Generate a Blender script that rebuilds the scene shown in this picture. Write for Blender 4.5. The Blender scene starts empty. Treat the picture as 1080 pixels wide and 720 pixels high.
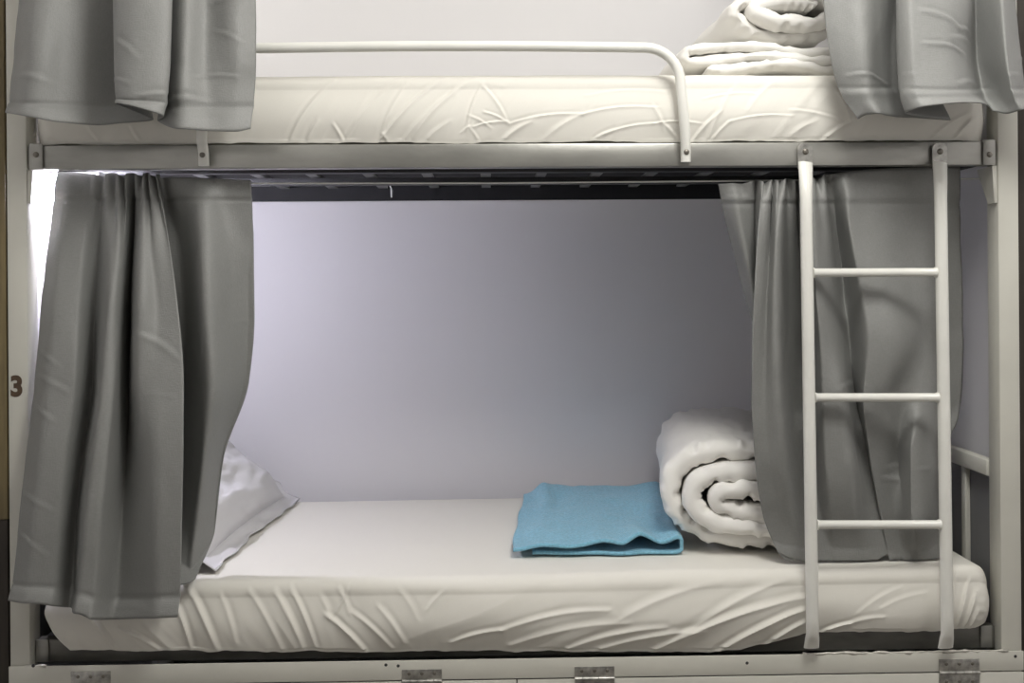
import bpy, bmesh, math
import numpy as np
from mathutils import Vector, Matrix

SC = bpy.context.scene
COL = SC.collection
R = math.radians

# ---------------------------------------------------------------- camera
FPX, HZ, CAMY, CAMZ = 1065.0, 299.0, -2.08, 1.10
YAW, ROLL = R(1.25), R(0.42)
cam_d = bpy.data.cameras.new('camera')
cam = bpy.data.objects.new('camera', cam_d)
COL.objects.link(cam)
cam_d.sensor_width = 36.0
cam_d.lens = 36.0 * FPX / 1080.0
cam_d.shift_y = -(360.0 - HZ) / 1080.0
cam_d.clip_start = 0.02
CROT = Matrix.Rotation(-YAW, 3, 'Z') @ Matrix.Rotation(R(90), 3, 'X') @ Matrix.Rotation(-ROLL, 3, 'Z')
cam.matrix_world = Matrix.Translation((0, CAMY, CAMZ)) @ CROT.to_4x4()
SC.camera = cam


def P(px, py, Y):
    """the point of the plane at depth Y that the photo shows at px, py"""
    d = CROT @ Vector(((px - 540.0) / FPX, -(py - HZ) / FPX, -1.0))
    t = (Y - CAMY) / d.y
    return Vector((0, CAMY, CAMZ)) + d * t


# ---------------------------------------------------------------- materials
def mat(name, col, rough=0.5, metal=0.0, noise=0.0, nscale=8.0, bump=0.0, bscale=200.0,
        sheen=0.0, spec=0.5, weave=0.0, wscale=900.0, wcol=0.18, emit=None, estr=0.0, col2=None, stretch=None):
    m = bpy.data.materials.new(name)
    m.use_nodes = True
    nt = m.node_tree
    N, L = nt.nodes, nt.links
    b = N['Principled BSDF']
    b.inputs['Base Color'].default_value = (*col, 1)
    b.inputs['Roughness'].default_value = rough
    b.inputs['Metallic'].default_value = metal
    b.inputs['Specular IOR Level'].default_value = spec
    if sheen:
        b.inputs['Sheen Weight'].default_value = sheen
        b.inputs['Sheen Roughness'].default_value = 0.4
    if emit:
        b.inputs['Emission Color'].default_value = (*emit, 1)
        b.inputs['Emission Strength'].default_value = estr
    tc = N.new('ShaderNodeTexCoord')
    if noise:
        n = N.new('ShaderNodeTexNoise')
        n.inputs['Scale'].default_value = nscale
        n.inputs['Detail'].default_value = 6
        src = tc.outputs['Object']
        if stretch:
            mp = N.new('ShaderNodeMapping')
            mp.inputs['Scale'].default_value = stretch
            L.new(src, mp.inputs['Vector'])
            src = mp.outputs['Vector']
        L.new(src, n.inputs['Vector'])
        r = N.new('ShaderNodeValToRGB')
        c2 = col2 or tuple(c * (1 - noise) for c in col)
        r.color_ramp.elements[0].position = 0.35
        r.color_ramp.elements[1].position = 0.65
        r.color_ramp.elements[0].color = (*c2, 1)
        r.color_ramp.elements[1].color = (*col, 1)
        L.new(n.outputs['Fac'], r.inputs['Fac'])
        L.new(r.outputs['Color'], b.inputs['Base Color'])
    h = None
    if bump:
        n2 = N.new('ShaderNodeTexNoise')
        n2.inputs['Scale'].default_value = bscale
        n2.inputs['Detail'].default_value = 4
        L.new(tc.outputs['Object'], n2.inputs['Vector'])
        bp = N.new('ShaderNodeBump')
        bp.inputs['Strength'].default_value = bump
        bp.inputs['Distance'].default_value = 0.002
        L.new(n2.outputs['Fac'], bp.inputs['Height'])
        L.new(bp.outputs['Normal'], b.inputs['Normal'])
        h = bp
    if weave:
        # crossed threads: stretched noise along and across the cloth
        hs = []
        for st in ((wscale, wscale, wscale * 0.12), (wscale * 0.12, wscale * 0.5, wscale)):
            mp = N.new('ShaderNodeMapping')
            mp.inputs['Scale'].default_value = st
            L.new(tc.outputs['Object'], mp.inputs['Vector'])
            n3 = N.new('ShaderNodeTexNoise')
            n3.inputs['Scale'].default_value = 1.0
            n3.inputs['Detail'].default_value = 2
            L.new(mp.outputs['Vector'], n3.inputs['Vector'])
            hs.append(n3)
        ad = N.new('ShaderNodeMath')
        ad.operation = 'ADD'
        L.new(hs[0].outputs['Fac'], ad.inputs[0])
        L.new(hs[1].outputs['Fac'], ad.inputs[1])
        bp = N.new('ShaderNodeBump')
        bp.inputs['Strength'].default_value = weave
        bp.inputs['Distance'].default_value = 0.001
        L.new(ad.outputs['Value'], bp.inputs['Height'])
        if h:
            L.new(h.outputs['Normal'], bp.inputs['Normal'])
        L.new(bp.outputs['Normal'], b.inputs['Normal'])
        r = N.new('ShaderNodeMapRange')
        r.inputs['From Min'].default_value = 0.6
        r.inputs['From Max'].default_value = 1.4
        r.inputs['To Min'].default_value = 1 - wcol
        r.inputs['To Max'].default_value = 1 + wcol
        L.new(ad.outputs['Value'], r.inputs['Value'])
        mx = N.new('ShaderNodeVectorMath')
        mx.operation = 'SCALE'
        mx.inputs[0].default_value = col
        L.new(r.outputs['Result'], mx.inputs['Scale'])
        L.new(mx.outputs['Vector'], b.inputs['Base Color'])
    return m


M = {
    'wall': mat('wall_paint', (0.76, 0.75, 0.765), 0.75, bump=0.12, bscale=60, spec=0.2),
    'room': mat('room_paint', (0.20, 0.196, 0.185), 0.8, bump=0.1, bscale=60, spec=0.2),
    'ceiling': mat('ceiling_paint', (0.72, 0.71, 0.69), 0.8, bump=0.1, bscale=60, spec=0.2),
    'floor': mat('floor_tile', (0.22, 0.20, 0.175), 0.4, noise=0.25, nscale=5),
    'cream': mat('cream_painted_steel', (0.62, 0.61, 0.55), 0.38, noise=0.07, nscale=5, bump=0.15, bscale=45),
    'white': mat('white_enamel_tube', (0.75, 0.745, 0.70), 0.28, noise=0.05, nscale=12, bump=0.1, bscale=60),
    'grey': mat('grey_steel_rail', (0.36, 0.355, 0.33), 0.34, 0.55, noise=0.25, nscale=6, bump=0.15, bscale=40, stretch=(1, 3, 3)),
    'lowrail': mat('worn_shaded_rail', (0.20, 0.195, 0.175), 0.45, 0.4, noise=0.4, nscale=9, bump=0.2, bscale=40, stretch=(1, 3, 3)),  # grime plus the shadow of the sheet overhang, both in this darker colour
    'dark': mat('dark_steel', (0.045, 0.045, 0.047), 0.55, 0.1, noise=0.3, nscale=9),
    'raw': mat('galvanised_steel', (0.52, 0.51, 0.48), 0.35, 0.75, noise=0.45, nscale=70, bump=0.3, bscale=120),
    'bolt': mat('bolt_steel', (0.20, 0.185, 0.16), 0.35, 0.6),
    'darkback': mat('dark_grey_backing', (0.20, 0.20, 0.205), 0.6, noise=0.1, nscale=5),  # for the added backing below the end rails
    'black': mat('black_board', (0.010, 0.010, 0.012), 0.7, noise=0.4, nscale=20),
    'slat': mat('slat_steel', (0.30, 0.30, 0.30), 0.45, 0.3, noise=0.3, nscale=20),
    'curtain': mat('grey_curtain_linen', (0.226, 0.228, 0.220), 0.50, weave=0.45, wscale=800, wcol=0.09, spec=0.5),
    'sheet': mat('cream_cotton_sheet', (0.73, 0.71, 0.655), 0.75, weave=0.06, wscale=1100, wcol=0.015, spec=0.15),
    'duvet': mat('white_cotton_duvet', (0.83, 0.815, 0.78), 0.8, bump=0.12, bscale=70, spec=0.15),
    'pillow': mat('pale_pillowcase', (0.62, 0.61, 0.625), 0.8, bump=0.1, bscale=80, spec=0.15),
    'towel': mat('blue_terry', (0.25, 0.53, 0.69), 0.95, noise=0.22, nscale=160, bump=1.0, bscale=420, sheen=0.4, spec=0.1),
    'core': mat('mattress_ticking', (0.55, 0.53, 0.42), 0.85, bump=0.2),
    'brown': mat('brown_number', (0.085, 0.050, 0.026), 0.6, noise=0.3, nscale=60),
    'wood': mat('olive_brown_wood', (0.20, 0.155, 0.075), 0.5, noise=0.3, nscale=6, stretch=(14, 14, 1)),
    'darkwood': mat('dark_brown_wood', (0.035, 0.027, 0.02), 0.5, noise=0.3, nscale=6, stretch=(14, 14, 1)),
    'weld': mat('weld_bead', (0.66, 0.64, 0.58), 0.3, 0.5, noise=0.3, nscale=60, bump=0.8, bscale=140),
    'fill_glow': mat('fill_lamp_diffuser', (0.9, 0.9, 0.9), 0.4, emit=(1.0, 0.97, 0.93), estr=27.0),  # glow of the added fill lamp over the upper bunk
    'lampbody': mat('white_plastic', (0.8, 0.8, 0.8), 0.4),
    'glow': mat('lamp_diffuser', (0.9, 0.9, 0.9), 0.4, emit=(0.87, 0.85, 1.0), estr=790.0),
}


# ---------------------------------------------------------------- objects
WORLD = {}


def empty(name, loc):
    o = bpy.data.objects.new(name, None)
    COL.objects.link(o)
    o.location = loc
    o.empty_display_size = 0.1
    WORLD[o.name] = Vector(loc)
    return o


def tag(o, label=None, cat=None, group=None, kind=None):
    if label:
        o['label'] = label
    if cat:
        o['category'] = cat
    if group:
        o['group'] = group
    if kind:
        o['kind'] = kind
    return o


def build(name, V, F, m, parent=None, smooth=True, autosmooth=None):
    V = np.asarray(V, dtype=float)
    c = (V.min(0) + V.max(0)) / 2
    if parent is None:
        c[2] = V[:, 2].min()
    me = bpy.data.meshes.new(name)
    me.from_pydata((V - c).tolist(), [], [tuple(int(i) for i in f) for f in F])
    bm = bmesh.new()
    bm.from_mesh(me)
    bmesh.ops.recalc_face_normals(bm, faces=bm.faces)
    bm.to_mesh(me)
    bm.free()
    me.materials.append(m)
    if smooth:
        me.polygons.foreach_set('use_smooth', [True] * len(me.polygons))
        if autosmooth:
            me.set_sharp_from_angle(angle=R(autosmooth))
    o = bpy.data.objects.new(name, me)
    COL.objects.link(o)
    o.location = c
    WORLD[o.name] = Vector(c)
    if parent is not None:
        o.parent = parent
        o.matrix_parent_inverse = Matrix.Translation(-WORLD[parent.name])
    return o


class MB:
    """collects shapes for ONE mesh"""

    def __init__(s):
        s.v, s.f = [], []

    def add(s, V, F):
        k = len(s.v)
        s.v += [tuple(p) for p in V]
        s.f += [tuple(i + k for i in f) for f in F]
        return s

    def box(s, x0, x1, y0, y1, z0, z1, bev=0.002):
        bm = bmesh.new()
        bmesh.ops.create_cube(bm, size=1.0)
        for v in bm.verts:
            v.co = Vector(((x0 + x1) / 2 + v.co.x * (x1 - x0), (y0 + y1) / 2 + v.co.y * (y1 - y0), (z0 + z1) / 2 + v.co.z * (z1 - z0)))
        if bev:
            bmesh.ops.bevel(bm, geom=bm.edges[:], offset=bev, segments=2, affect='EDGES', profile=0.5)
        bm.verts.index_update()
        s.add([v.co[:] for v in bm.verts], [[v.index for v in f.verts] for f in bm.faces])
        bm.free()
        return s

    def prism(s, pts, d, bev=0.0):
        """pts: 3-D outline, extruded by vector d"""
        bm = bmesh.new()
        vs = [bm.verts.new(p) for p in pts]
        f = bm.faces.new(vs)
        r = bmesh.ops.extrude_face_region(bm, geom=[f])
        bmesh.ops.translate(bm, verts=[g for g in r['geom'] if isinstance(g, bmesh.types.BMVert)], vec=Vector(d))
        if bev:
            bmesh.ops.bevel(bm, geom=bm.edges[:], offset=bev, segments=1, affect='EDGES')
        bm.verts.index_update()
        s.add([v.co[:] for v in bm.verts], [[v.index for v in f.verts] for f in bm.faces])
        bm.free()
        return s

    def tube(s, pts, rad, n=16, flat=None):
        """flat: per point (scale across x, scale along y) to flatten a tube"""
        pts = [Vector(p) for p in pts]
        rads = rad if isinstance(rad, (list, tuple)) else [rad] * len(pts)
        up = None
        V, F = [], []
        for i, p in enumerate(pts):
            a = pts[max(i - 1, 0)]
            b = pts[min(i + 1, len(pts) - 1)]
            t = (b - a).normalized()
            if up is None:
                up = Vector((0, 1, 0)) if abs(t.y) < 0.9 else Vector((1, 0, 0))
            sd = t.cross(up).normalized()
            u2 = sd.cross(t).normalized()
            up = u2
            fx, fy = flat[i] if flat else (1, 1)
            for k in range(n):
                an = 2 * math.pi * k / n
                V.append(p + sd * (math.cos(an) * rads[i] * fx) + u2 * (math.sin(an) * rads[i] * fy))
        for i in range(len(pts) - 1):
            for k in range(n):
                F.append((i * n + k, i * n + (k + 1) % n, (i + 1) * n + (k + 1) % n, (i + 1) * n + k))
        F.append(tuple(range(n - 1, -1, -1)))
        F.append(tuple((len(pts) - 1) * n + k for k in range(n)))
        return s.add(V, F)

    def dome(s, c, r, h, axis=(0, -1, 0), n=14):
        """a bolt or screw head on point c"""
        ax = Vector(axis).normalized()
        a = Vector((1, 0, 0)) if abs(ax.x) < 0.8 else Vector((0, 0, 1))
        b = ax.cross(a)
        V, F = [], []
        prof = [(1, -0.3), (1, 0.35), (0.85, 0.75), (0.5, 0.97)]
        for rr, hh in prof:
            for k in range(n):
                an = 2 * math.pi * k / n
                V.append(Vector(c) + a * math.cos(an) * r * rr + b * math.sin(an) * r * rr + ax * h * hh)
        for i in range(len(prof) - 1):
            for k in range(n):
                F.append((i * n + k, i * n + (k + 1) % n, (i + 1) * n + (k + 1) % n, (i + 1) * n + k))
        F.append(tuple(range(n - 1, -1, -1)))
        F.append(tuple((len(prof) - 1) * n + k for k in range(n)))
        return s.add(V, F)

    def build(s, name, m, parent=None, smooth=True, auto=40):
        return build(name, s.v, s.f, m, parent, smooth, auto)


# ---------------------------------------------------------------- numpy noise
def _h(i, j, k, seed):
    n = (i * 374761393 + j * 668265263 + k * 1274126177 + seed * 974634777) & 0x7fffffff
    n = ((n ^ (n >> 13)) * 1274126177) & 0x7fffffff
    return ((n ^ (n >> 16)) & 0xffff) / 32767.5 - 1.0


def vn(x, y=0.0, z=0.0, seed=0):
    x, y, z = np.broadcast_arrays(np.asarray(x, float), np.asarray(y, float), np.asarray(z, float))
    i, j, k = np.floor(x).astype(np.int64), np.floor(y).astype(np.int64), np.floor(z).astype(np.int64)
    a, b, c = x - i, y - j, z - k
    a, b, c = (t * t * t * (t * (t * 6 - 15) + 10) for t in (a, b, c))
    r = 0
    for di in (0, 1):
        for dj in (0, 1):
            for dk in (0, 1):
                w = (a if di else 1 - a) * (b if dj else 1 - b) * (c if dk else 1 - c)
                r = r + w * _h(i + di, j + dj, k + dk, seed)
    return r


def fbm(x, y=0.0, z=0.0, seed=0, o=3):
    r, am = 0, 1.0
    for q in range(o):
        r = r + am * vn(x * 2 ** q, y * 2 ** q, z * 2 ** q, seed + q)
        am *= 0.5
    return r


def sstep(a, b, x):
    t = np.clip((x - a) / (b - a), 0, 1)
    return t * t * (3 - 2 * t)


def crease(x, z, lines):
    """sum of soft ridges along segments: (x0,z0,x1,z1,amplitude,width)"""
    r = np.zeros_like(x)
    for (x0, z0, x1, z1, a, w) in lines:
        dx, dz = x1 - x0, z1 - z0
        L2 = dx * dx + dz * dz
        t = ((x - x0) * dx + (z - z0) * dz) / L2
        tc = np.clip(t, 0, 1)
        # a slight bow to the fold
        bow = 0.10 * math.sqrt(L2) * (tc * (1 - tc)) * 2
        nx, nz = -dz / math.sqrt(L2), dx / math.sqrt(L2)
        d = (x - x0 - tc * dx - nx * bow) * nx + (z - z0 - tc * dz - nz * bow) * nz
        e = np.hypot(x - x0 - t * dx, z - z0 - t * dz) * 0 + np.maximum(np.abs(t - 0.5) - 0.5, 0) * math.sqrt(L2)
        w2 = w * 0.62
        prof = np.exp(-(np.sqrt(d * d + 1.2e-6) - 0.0011) / w2) - 0.5 * np.exp(-((d - 1.8 * w2) / (1.4 * w2)) ** 2)
        r += a * prof * np.exp(-(e / (0.6 * w + 0.004)) ** 2) * (0.55 + 0.45 * np.sin(np.pi * np.clip(tc * 0.9 + 0.1, 0, 1)))
    return r


def grid_faces(nu, nv, closed_u=False):
    F = []
    for i in range(nu - 1 + (1 if closed_u else 0)):
        for j in range(nv - 1):
            a, b = i * nv + j, ((i + 1) % nu) * nv + j
            F.append((a, b, b + 1, a + 1))
    return F


def pchip(xk, yk, x):
    """monotone cubic through (xk, yk[k, ...])"""
    xk = np.asarray(xk, float)
    yk = np.asarray(yk, float)
    h = np.diff(xk)
    sh = (-1,) + (1,) * (yk.ndim - 1)
    d = np.diff(yk, axis=0) / h.reshape(sh)
    m = np.zeros_like(yk)
    m[0], m[-1] = d[0], d[-1]
    w1 = (2 * h[1:] + h[:-1]).reshape(sh)
    w2 = (h[1:] + 2 * h[:-1]).reshape(sh)
    same = d[:-1] * d[1:] > 0
    with np.errstate(divide='ignore', invalid='ignore'):
        mm = (w1 + w2) / (w1 / d[:-1] + w2 / d[1:])
    m[1:-1] = np.where(same, mm, 0)
    i = np.clip(np.searchsorted(xk, x, side='right') - 1, 0, len(h) - 1)
    t = ((x - xk[i]) / h[i]).reshape(sh)
    hh = h[i].reshape(sh)
    return ((2 * t ** 3 - 3 * t ** 2 + 1) * yk[i] + (t ** 3 - 2 * t ** 2 + t) * hh * m[i]
            + (-2 * t ** 3 + 3 * t ** 2) * yk[i + 1] + (t ** 3 - t ** 2) * hh * m[i + 1])


# ---------------------------------------------------------------- key places
YW = 0.865                                    # back wall
XLo, XLi = P(8, 380, 0).x, P(29.5, 380, 0).x   # left post, outer and inner edge
XRi, XRo = P(1054, 380, 0).x, P(1076, 380, 0).x
Z_RT, Z_RB = P(540, 151, 0).z, P(540, 176, 0).z    # upper front rail
Z_PT = P(540, 693.5, 0).z                          # top of the locker panel
Z_SEAM = P(540, 715, 0).z
PD = 0.05                                      # post depth
H_POST = 2.30

# ---------------------------------------------------------------- setting
def structure(name, mb, m):
    o = mb.build(name, m, None, True, 30)
    o['kind'] = 'structure'
    return o


ZC, YF, RX, RR = 2.65, -3.4, 0.14, 0.60
xl_in, xr_in = XLi - 0.012, XRi + 0.012
structure('floor', MB().box(XLo - RX - 0.2, XRo + RR + 0.2, YF - 0.1, YW + 0.1, -0.1, 0, 0), M['floor'])
structure('ceiling', MB().box(XLo - RX - 0.2, XRo + RR + 0.2, YF - 0.1, YW + 0.1, ZC, ZC + 0.1, 0), M['ceiling'])
structure('wall_back', MB().box(XLo - RX - 0.2, XRo + RR + 0.2, YW, YW + 0.1, 0, ZC, 0), M['wall'])
structure('wall_front', MB().box(XLo - RX - 0.2, XRo + RR + 0.2, YF - 0.1, YF, 0, ZC, 0), M['room'])
w = MB()
w.box(XLo - RX - 0.2, XLo - RX, YF, 0.075, 0, ZC, 0)
w.box(XLo - RX - 0.2, xl_in - 0.03, 0.075, YW, 0, ZC, 0)
structure('wall_left', w, M['wall'])
w = MB()
w.box(XRo + RR, XRo + RR + 0.2, YF, 0.075, 0, ZC, 0)
w.box(xr_in + 0.03, XRo + RR + 0.2, 0.075, YW, 0, ZC, 0)
structure('wall_right', w, M['wall'])
z_tr = P(4, 548, 0).z
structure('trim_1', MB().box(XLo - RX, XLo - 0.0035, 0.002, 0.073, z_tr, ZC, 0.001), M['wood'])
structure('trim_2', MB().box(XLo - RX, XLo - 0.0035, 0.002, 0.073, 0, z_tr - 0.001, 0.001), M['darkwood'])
structure('dark_gap_board', MB().box(XRo + 0.004, XRo + RX, 0.012, 0.073, 0, ZC, 0.001), M['darkwood'])  # board standing in for the dark gap, its shade put into the colour

# ---------------------------------------------------------------- bunk bed
bed = empty('bunk_bed', (0.04, 0.43, 0))
tag(bed, 'cream and grey steel bunk bed with white guard rail, number 3 on its left post', 'bunk bed')
YB = 0.845
posts = []
for (a, b) in ((XLo, XLi), (XRi, XRo)):
    # an angle section: front face, inner return
    mb = MB()
    mb.box(a, b, 0, PD, 0, H_POST, 0.004)
    posts.append(mb.build('post', M['cream'], bed))
for (a, b) in ((XLi - 0.010, XLi + 0.03), (XRi - 0.03, XRi + 0.010)):
    MB().box(a, b, YB - 0.04, YB, 0, H_POST, 0.004).build('post', M['cream'], bed)
# number on the left post
cu = bpy.data.curves.new('number', 'FONT')
cu.body = '3'
cu.size = 0.062
cu.offset = 0.0028
cu.extrude = 0.0002
cu.align_x = 'CENTER'
cu.align_y = 'CENTER'
to = bpy.data.objects.new('number_tmp', cu)
COL.objects.link(to)
dg = bpy.context.evaluated_depsgraph_get()
tm = to.evaluated_get(dg).to_mesh()
TV = np.array([v.co[:] for v in tm.vertices])
TF = [tuple(p.vertices) for p in tm.polygons]
bpy.data.objects.remove(to)
pc = P(17.5, 407, 0)
TV[:, 0] -= (TV[:, 0].min() + TV[:, 0].max()) / 2
TV[:, 1] -= (TV[:, 1].min() + TV[:, 1].max()) / 2
hgt = TV[:, 1].max() - TV[:, 1].min()
sc_ = (P(17, 395.5, 0).z - P(17, 418.5, 0).z) / hgt
TV3 = np.stack([TV[:, 0] * sc_ * 0.93 + pc.x, -0.0006 - TV[:, 2], TV[:, 1] * sc_ + pc.z], 1)
num = build('number', TV3, TF, M['brown'], posts[0], False)
num['label'] = 'brown number 3 painted on the post'

# upper bed frame
xa, xb = XLi + 0.001, XRi - 0.001
rail = MB().box(xa, xb, 0.004, 0.034, Z_RB, Z_RT, 0.003).build('side_rail', M['grey'], bed)
for (p0, p1, bx) in ((31, 45, 38), (1037, 1050, 1043.5)):
    q0, q1 = P(p0, 164, 0).x, P(p1, 164, 0).x
    ep = MB().box(max(q0, xa), min(q1, xb), -0.0005, 0.003, Z_RB - 0.001, Z_RT + 0.003, 0.001).build('end_plate', M['grey'], rail)
    MB().dome((P(bx, 163, 0).x, -0.0005, P(bx, 163, 0).z), 0.006, 0.004).build('bolt', M['bolt'], rail)
MB().box(xa + 0.01, xb - 0.01, YB - 0.045, YB - 0.041, Z_RB - 0.002, Z_RT - 0.005, 0).build('side_rail', M['black'], bed)  # back rail in black: its unlit look is put into the colour
for x in (xa, xb - 0.03):
    MB().box(x, x + 0.03, 0.036, YB - 0.046, Z_RB + 0.006, Z_RT, 0.002).build('end_rail', M['dark'], bed)
zb_ = Z_RB + 0.036
MB().box(xa + 0.032, xb - 0.032, 0.036, YB - 0.047, zb_ + 0.004, zb_ + 0.012, 0).build('bed_board', M['black'], bed)
slat_px = [200, 262, 322, 384, 448, 512, 573, 634, 694, 754, 815, 875, 935]
for px in slat_px:
    x = P(px, 181, 0.36).x
    if xa + 0.05 < x < xb - 0.05:
        MB().box(x - 0.013, x + 0.013, 0.037, YB - 0.048, zb_ - 0.003, zb_ + 0.003, 0.001).build('slat', M['slat'], bed)
for y in (0.22, 0.50):
    MB().box(xa + 0.033, xb - 0.033, y, y + 0.03, zb_ - 0.022, zb_ - 0.004, 0.001).build('support_bar', M['dark'], bed)
# angle brackets between rail and posts
for (x, sg) in ((xa, 1), (xb, -1)):
    zt, zz = Z_RB - 0.0015, P(1048 if sg < 0 else 36, 214, 0).z
    mb = MB()
    mb.prism([(x, 0.002, zt), (x, 0.080, zt), (x, 0.078, zt - 0.008), (x, 0.034, zz), (x, 0.002, zz)], (sg * 0.004, 0, 0), 0.0008)
    mb.prism([(x + sg * 0.004, 0.002, zt), (x + sg * 0.010, 0.002, zt), (x + sg * 0.006, 0.002, zz), (x + sg * 0.004, 0.002, zz)], (0, 0.004, 0), 0.0008)
    mb.build('bracket', M['cream'], bed)

# curtain wires
wz = P(540, 192, 0.066).z
wire = MB().tube([(xa + 0.004, 0.066, wz + 0.002), (0, 0.066, wz - 0.002), (xb - 0.004, 0.066, wz + 0.002)], 0.0018, 8).build('curtain_wire', M['white'], bed)
MB().tube([(xa - 0.02, -0.012, 2.26), (0, -0.012, 2.255), (xb + 0.02, -0.012, 2.26)], 0.0025, 8).build('curtain_wire', M['white'], bed)

pq = P(413, 202, 0.7)
MB().tube([(pq.x - 0.006, 0.7, zb_ - 0.003), (pq.x - 0.001, 0.7, zb_ - 0.012), (pq.x, 0.7, zb_ - 0.018), (pq.x, 0.7, pq.z - 0.016)], [0.0015, 0.002, 0.003, 0.002], 8).build('wire_clip', M['white'], bed)

# guard rail
gy, gr = -0.024, 0.0105
g0, g1 = P(213, 174, gy), P(724.5, 170, gy)
gt0, gt1 = P(240, 48.5, gy).z, P(690, 53, gy).z
gt = (gt0 + gt1) / 2
rb = 0.072
pts = [(g0.x, gy + 0.014, g0.z), (g0.x, gy + 0.013, g0.z + 0.025), (g0.x, gy, g0.z + 0.05), (g0.x, gy, gt - rb)]
for k in range(1, 9):
    a = k / 8 * math.pi / 2
    pts.append((g0.x + rb - rb * math.cos(a), gy, gt - rb + rb * math.sin(a)))
for k in range(1, 12):
    pts.append((g0.x + rb + (g1.x - g0.x - 2 * rb) * k / 12, gy, gt + 0.004 * math.sin(k / 12 * math.pi)))
for k in range(0, 9):
    a = k / 8 * math.pi / 2
    pts.append((g1.x - 0.012 - rb + rb * math.sin(a), gy, gt - rb + rb * math.cos(a)))
xg = P(719, 100, gy).x
pts += [(g1.x - 0.003, gy, g1.z + 0.06), (g1.x, gy + 0.013, g1.z + 0.025), (g1.x, gy + 0.014, g1.z)]
fl = [(1, 1)] * len(pts)
guard = MB().tube(pts, gr, 20, fl).build('guard_rail', M['white'], bed, auto=60)
for p, z in ((g0, P(213, 163, gy).z), (g1, P(725, 160, gy).z)):
    MB().dome((p.x, gy + 0.0135 - gr + 0.001, z), 0.0058, 0.004).build('bolt', M['bolt'], guard)

# lower bed frame, locker front
zlt = P(1000, 665, 0).z
lr = MB().box(xa, xb, 0.026, 0.052, Z_PT - 0.005, zlt, 0.002).build('side_rail', M['lowrail'], bed)
for (p0, p1) in ((31, 46), (1040, 1052)):
    MB().box(max(P(p0, 680, 0).x, xa), min(P(p1, 680, 0).x, xb), 0.0215, 0.0255, Z_PT - 0.002, zlt + 0.002, 0.001).build('end_plate', M['grey'], lr)
MB().box(xa, xb, YB - 0.045, YB - 0.015, Z_PT, zlt, 0.002).build('side_rail', M['dark'], bed)
MB().box(xa + 0.04, xb - 0.04, 0.054, YB - 0.06, zlt - 0.04, zlt - 0.022, 0.001).build('bed_board', M['black'], bed)
# weld beads along the panel
rng = np.random.default_rng(5)
for (p0, p1, n) in ((846, 1062, 34), (26, 50, 5)):
    mb = MB()
    xs = np.linspace(P(p0, 690, 0).x, P(p1, 690, 0).x, n)
    V = []
    pts = [(x, -0.0035 + rng.uniform(-0.001, 0.001), Z_PT + rng.uniform(-0.001, 0.0015)) for x in xs]
    mb.tube(pts, [rng.uniform(0.0012, 0.0042) for _ in pts], 8)
    mb.build('weld_bead', M['weld'], bed, auto=None)
pf = -0.006
panel = MB().box(XLo, XRo, pf, -0.0025, Z_SEAM + 0.0012, Z_PT, 0.0015).build('locker_panel', M['cream'], bed)
for px, py in ((35, 702), (407, 701), (420, 702), (1071, 692), (788, 699)):
    p = P(px, py, pf)
    MB().dome((p.x, pf + 0.0006, p.z), 0.0035, 0.0012).build('hole_dot', M['dark'], panel)  # dark domes drawn in place of holes, the hole's shade as colour
xm = P(545, 715, 0).x
for a, b in ((XLo, xm - 0.001), (xm + 0.001, XRo)):
    MB().box(a, b, pf, -0.0025, 0.05, Z_SEAM - 0.0012, 0.0015).build('locker_door', M['cream'], bed)
MB().box(XLo, XRo, 0.0, 0.006, 0.0, 0.045, 0.001).build('kick_plate', M['dark'], bed)
for (p0, p1, py0, hidden) in ((75, 117, 707.5, 0), (424, 466, 705.5, 1), (606, 648, 702.5, 0), (990, 1033, 694.5, 0)):
    x0, x1 = P(p0, 712, pf).x, P(p1, 712, pf).x
    zt = P((p0 + p1) / 2, py0, pf).z
    zm = Z_SEAM
    lh = max(zt - zm, 0.014)
    mb = MB()
    mb.box(x0, x1, pf - 0.0022, pf - 0.0002, zm + 0.003, zm + lh, 0.0006)
    mb.box(x0, x1, pf - 0.0022, pf - 0.0002, zm - lh, zm - 0.003, 0.0006)
    hg = mb.build('hinge', M['raw'], bed)
    kn = MB()
    for k in range(5):
        a, b = x0 + (x1 - x0) * k / 5 + 0.0004, x0 + (x1 - x0) * (k + 1) / 5 - 0.0004
        kn.tube([(a, pf - 0.003, zm), (b, pf - 0.003, zm)], 0.0036, 12)
    kn.build('hinge_barrel', M['raw'], hg)
    for s in (1, -1):
        for t in (0.18, 0.5, 0.82):
            MB().dome((x0 + (x1 - x0) * t, pf - 0.0022, zm + s * lh * 0.66), 0.0036, 0.0014).build('screw', M['bolt'], hg)
# end frames
for sg, xe in ((1, XRi), (-1, XLi)):
    x0 = xe - sg * 0.004
    zr = P(1048, 491, 0.06).z
    f = MB()
    f.box(min(x0, x0 + sg * 0.024), max(x0, x0 + sg * 0.024), PD + 0.001, YB - 0.041, zr - 0.02, zr + 0.014, 0.003)
    er = f.build('end_rail', M['cream'], bed)
    px0_, px1_ = sorted((x0 + sg * 0.019, x0 + sg * 0.022))
    MB().box(px0_, px1_, PD + 0.002, YB - 0.042, zlt - 0.02, zr - 0.021, 0).build('dark_backing', M['darkback'], bed)  # backing added to make the end wall darker below the rail
    for y in (0.16, 0.31, 0.46, 0.61, 0.76):
        MB().box(min(x0 + sg * 0.006, x0 + sg * 0.018), max(x0 + sg * 0.006, x0 + sg * 0.018), y, y + 0.02, zlt - 0.02, zr - 0.0205, 0.002).build('end_bar', M['cream'], bed)

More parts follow.
